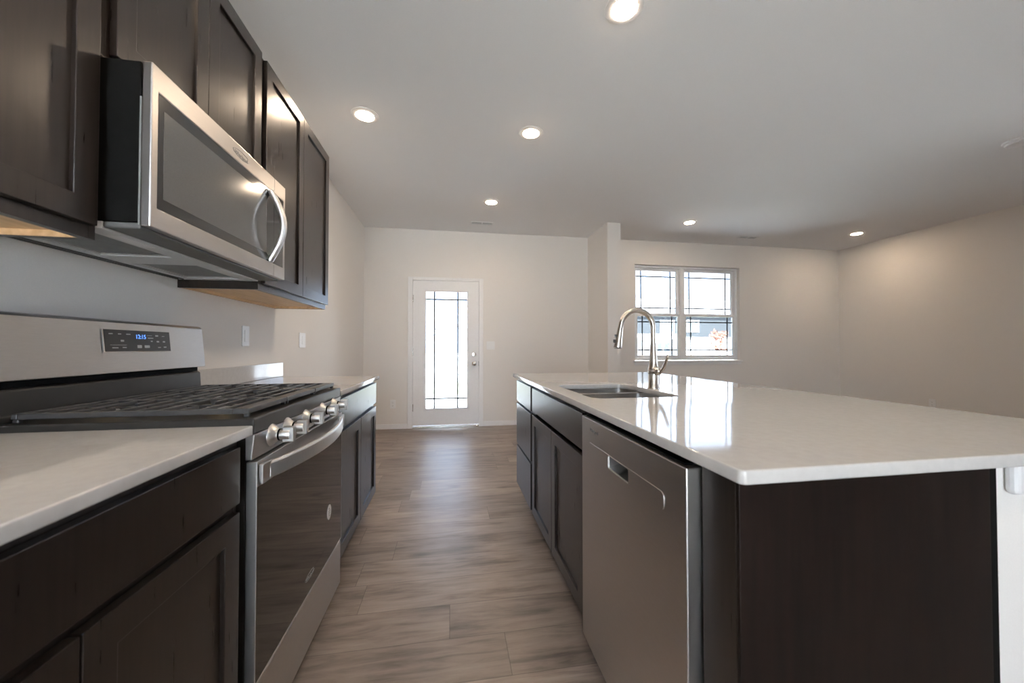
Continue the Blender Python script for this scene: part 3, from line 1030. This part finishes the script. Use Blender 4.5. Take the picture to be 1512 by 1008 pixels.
# ------------------------------------------------------------------ ceiling fittings
proto = thing('recessed_light', 'lit recessed ceiling light', 'ceiling light', (0, 0, H - .0005))
b = MB()
n = 40
prof = [(.092, H - .0006), (.090, H - .004), (.066, H - .008), (.061, H - .007), (.060, H - .002)]
b.lathe(prof, (0, 0, 0), 'Z', n, False, False)
b.build('trim_ring', M['trim'], proto, smooth=True, loc=None)
MB().lathe([(.0590, H - .005), (.0575, H - .009), (.045, H - .0125), (.020, H - .0140)], (0, 0, 0), 'Z', n).build('lens', M['lamp'], proto)['label'] = 'glowing warm white lens'
spots = (
    (.821, 1.655, 'recessed ceiling light cut by the top of the frame, nearest the photographer'),
    (-.604, 2.726, 'recessed ceiling light nearest the dark wall cabinets'),
    (.597, 2.747, 'recessed ceiling light above the aisle, right of the one by the wall cabinets'),
    (.442, 4.137, 'recessed ceiling light in front of the back door'),
    (3.074, 4.393, 'recessed ceiling light in front of the double window'),
    (5.749, 4.438, 'recessed ceiling light in the far right corner of the living end'),
    (-.45, .75, 'added unseen recessed ceiling light over the near end of the range aisle, behind the view'),  # out-of-view lamp, added to brighten the kitchen
    (.80, -.55, 'added unseen recessed ceiling light behind the photographer'),  # another added lamp, unseen, for more light from behind
)
for i, (x, y, lb) in enumerate(spots):
    o = proto if i == 0 else copy_tree(proto)
    o.location = (x, y, H - .0005)
    o['label'] = lb
    o['group'] = 'recessed ceiling lights'


def vent(x0, x1, y0, y1, label):
    z = H - .0005
    t = thing('ceiling_vent', label, 'vent', ((x0 + x1) / 2, (y0 + y1) / 2, z))
    xm = (x0 + x1) / 2
    MB().slab('Z', z - .006, z, (x0, x1), (y0, y1), [(x0 + .018, xm - .008, y0 + .018, y1 - .018), (xm + .008, x1 - .018, y0 + .018, y1 - .018)]).build('frame', M['plastic_white'], t, bevel=.001)
    MB().box(x0 + .017, x1 - .017, y0 + .017, y1 - .017, z - .0008, z).build('duct', M['ink'], t)
    for k in range(4):
        y = y0 + .024 + (y1 - y0 - .048) * k / 3
        MB().box(x0 + .0185, x1 - .0185, y - .003, y + .003, z - .005, z - .0018).build('louvre', M['painted_grey'], t)
    return t


vent(.247, .545, 4.81, 4.92, 'slotted white ceiling vent in front of the back door')
vent(4.20, 4.50, 4.80, 4.91, 'slotted white ceiling vent near the window at the living end')
t = thing('smoke_detector', 'round white smoke detector on the ceiling at the right edge', 'smoke detector', (4.42, 2.235, H))
MB().lathe([(.072, H - .0005), (.072, H - .012), (.066, H - .016)], (4.42, 2.235, 0), 'Z', 32).build('base', M['plastic_white'], t, smooth=True)
MB().lathe([(.058, H - .0161), (.056, H - .030), (.046, H - .036), (.010, H - .037)], (4.42, 2.235, 0), 'Z', 32).build('cover', M['plastic_white'], t, smooth=True)

# ------------------------------------------------------------------ outdoors
struct(MB().box(-60, 90, -60, 90, -.42, -.20).build('ground', M['concrete']))
struct(MB().box(-6, 10, 10.5, 14.5, -.199, -.185).build('ground_lawn_far', M['lawn']))  # strip of pale winter grass, farther out
struct(MB().box(-4, 9, YB + T + .6, YB + T + 1.9, -.199, -.17).build('ground_lawn_near', M['lawn']))  # grass strip just outside the back door


def house(x0, y0, label):
    t = thing('house', label, 'house', (x0 + 8, y0 + 4, -.2))
    MB().box(x0, x0 + 17, y0 + .4, y0 + 9, 2.4, 5.0).build('upper_wall', M['siding'], t)
    MB().box(x0, x0 + 17, y0 + .6, y0 + 9, -.2, 2.39).build('lower_wall', M['white_siding'], t)
    b = MB()
    rings = [[(x, y0 - .2, 5.01), (x, y0 + 4.7, 7.4), (x, y0 + 9.6, 5.01)] for x in (x0 - .5, x0 + 17.5)]
    b.loft(rings)
    b.build('roof', M['roof'], t)
    for (a, c, z0, z1) in ((3.1, 4.9, 2.75, 4.3), (6.5, 8.1, 2.9, 4.35), (12.9, 13.3, 2.4, 5.0)):
        f = MB().box(x0 + a, x0 + c, y0 + .32, y0 + .399, z0, z1).build('window_trim', M['white_siding'], t)
        if c - a > 1:
            m_ = (a + c) / 2
            for (p, q) in ((a + .16, m_ - .07), (m_ + .07, c - .16)):
                MB().box(x0 + p, x0 + q, y0 + .30, y0 + .319, z0 + .16, z1 - .16).build('window_pane', M['house_glass'], f)
    g = MB().box(x0 + 7.2, x0 + 12.2, y0 + .50, y0 + .599, -.19, 1.75).build('garage_door', M['white_siding'], t)
    b = MB()
    for z in (.3, .78, 1.26):
        b.box(x0 + 7.25, x0 + 12.15, y0 + .488, y0 + .4999, z, z + .03)
    b.build('garage_seams', M['roof'], g)
    b = MB()
    b.loft([[(x, y0 - 1.6, 1.95), (x, y0 + .39, 2.7), (x, y0 + .39, 1.95)] for x in (x0 - .3, x0 + 5.2)])
    b.build('porch_roof', M['roof'], t)
    for x in (x0 - .1, x0 + 2.3, x0 + 4.9):
        MB().box(x, x + .16, y0 - 1.45, y0 - 1.29, -.19, 1.945).build('porch_post', M['white_siding'], t)
    MB().box(x0 + 3.0, x0 + 4.4, y0 + .52, y0 + .599, .5, 1.6).build('lower_window', M['house_glass'], t)
    return t


house(21.0, 39.6, 'grey and white house across the street, seen through the double window')


def tree(name, label, x, y, h, r, nleaf, leafmat, zb=.35, leaf=.09):
    t = thing(name, label, 'tree', (x, y, -.2))
    b = MB()
    b.tube([(x, y, -.199), (x + .02, y, h * .4), (x - .02, y + .02, h * .75), (x, y, h * .97)], [.045 * h / 3, .035 * h / 3, .02 * h / 3, .006], 8)
    ends = []
    for k in range(26):
        z = h * (zb + .6 * random.random())
        a = random.random() * 6.283
        q = r * (.5 + .5 * random.random()) * (1 - .5 * (z / h - zb))
        p2 = (x + q * math.cos(a), y + q * math.sin(a), z + q * .7)
        b.tube([(x, y, z), ((x + p2[0]) / 2, (y + p2[1]) / 2, z + q * .28), p2], [.012 * h / 3, .008 * h / 3, .003], 5)
        ends.append(((x, y, z), p2))
    b.build('trunk', M['bark'], t)
    b = MB()
    for _ in range(nleaf):
        (p, q) = random.choice(ends)
        u = .3 + .75 * random.random()
        c = Vector(p).lerp(Vector(q), u) + Vector([random.gauss(0, r * .09) for _ in range(3)])
        d1 = Vector([random.gauss(0, 1) for _ in range(3)]).normalized() * leaf
        d2 = Vector([random.gauss(0, 1) for _ in range(3)]).normalized() * leaf * .6
        vv = [b.bm.verts.new(c + w) for w in (-d1, d2, d1, -d2)]
        b.bm.faces.new(vv)
    o = b.build('foliage', leafmat, t)
    return t


tree('street_tree', 'small russet-leaved tree seen through the right half of the double window', 15.95, 20.0, 2.15, .62, 420, M['leaf'])
tree('street_tree', 'bare-looking tree seen through the right side of the door glass', 1.35, 26.0, 3.8, 1.5, 260, M['leaf'], leaf=.08)
tree('street_tree', 'distant sparse tree seen through the left side of the door glass', -1.9, 40.0, 3.6, 1.5, 260, M['bark'], leaf=.08)
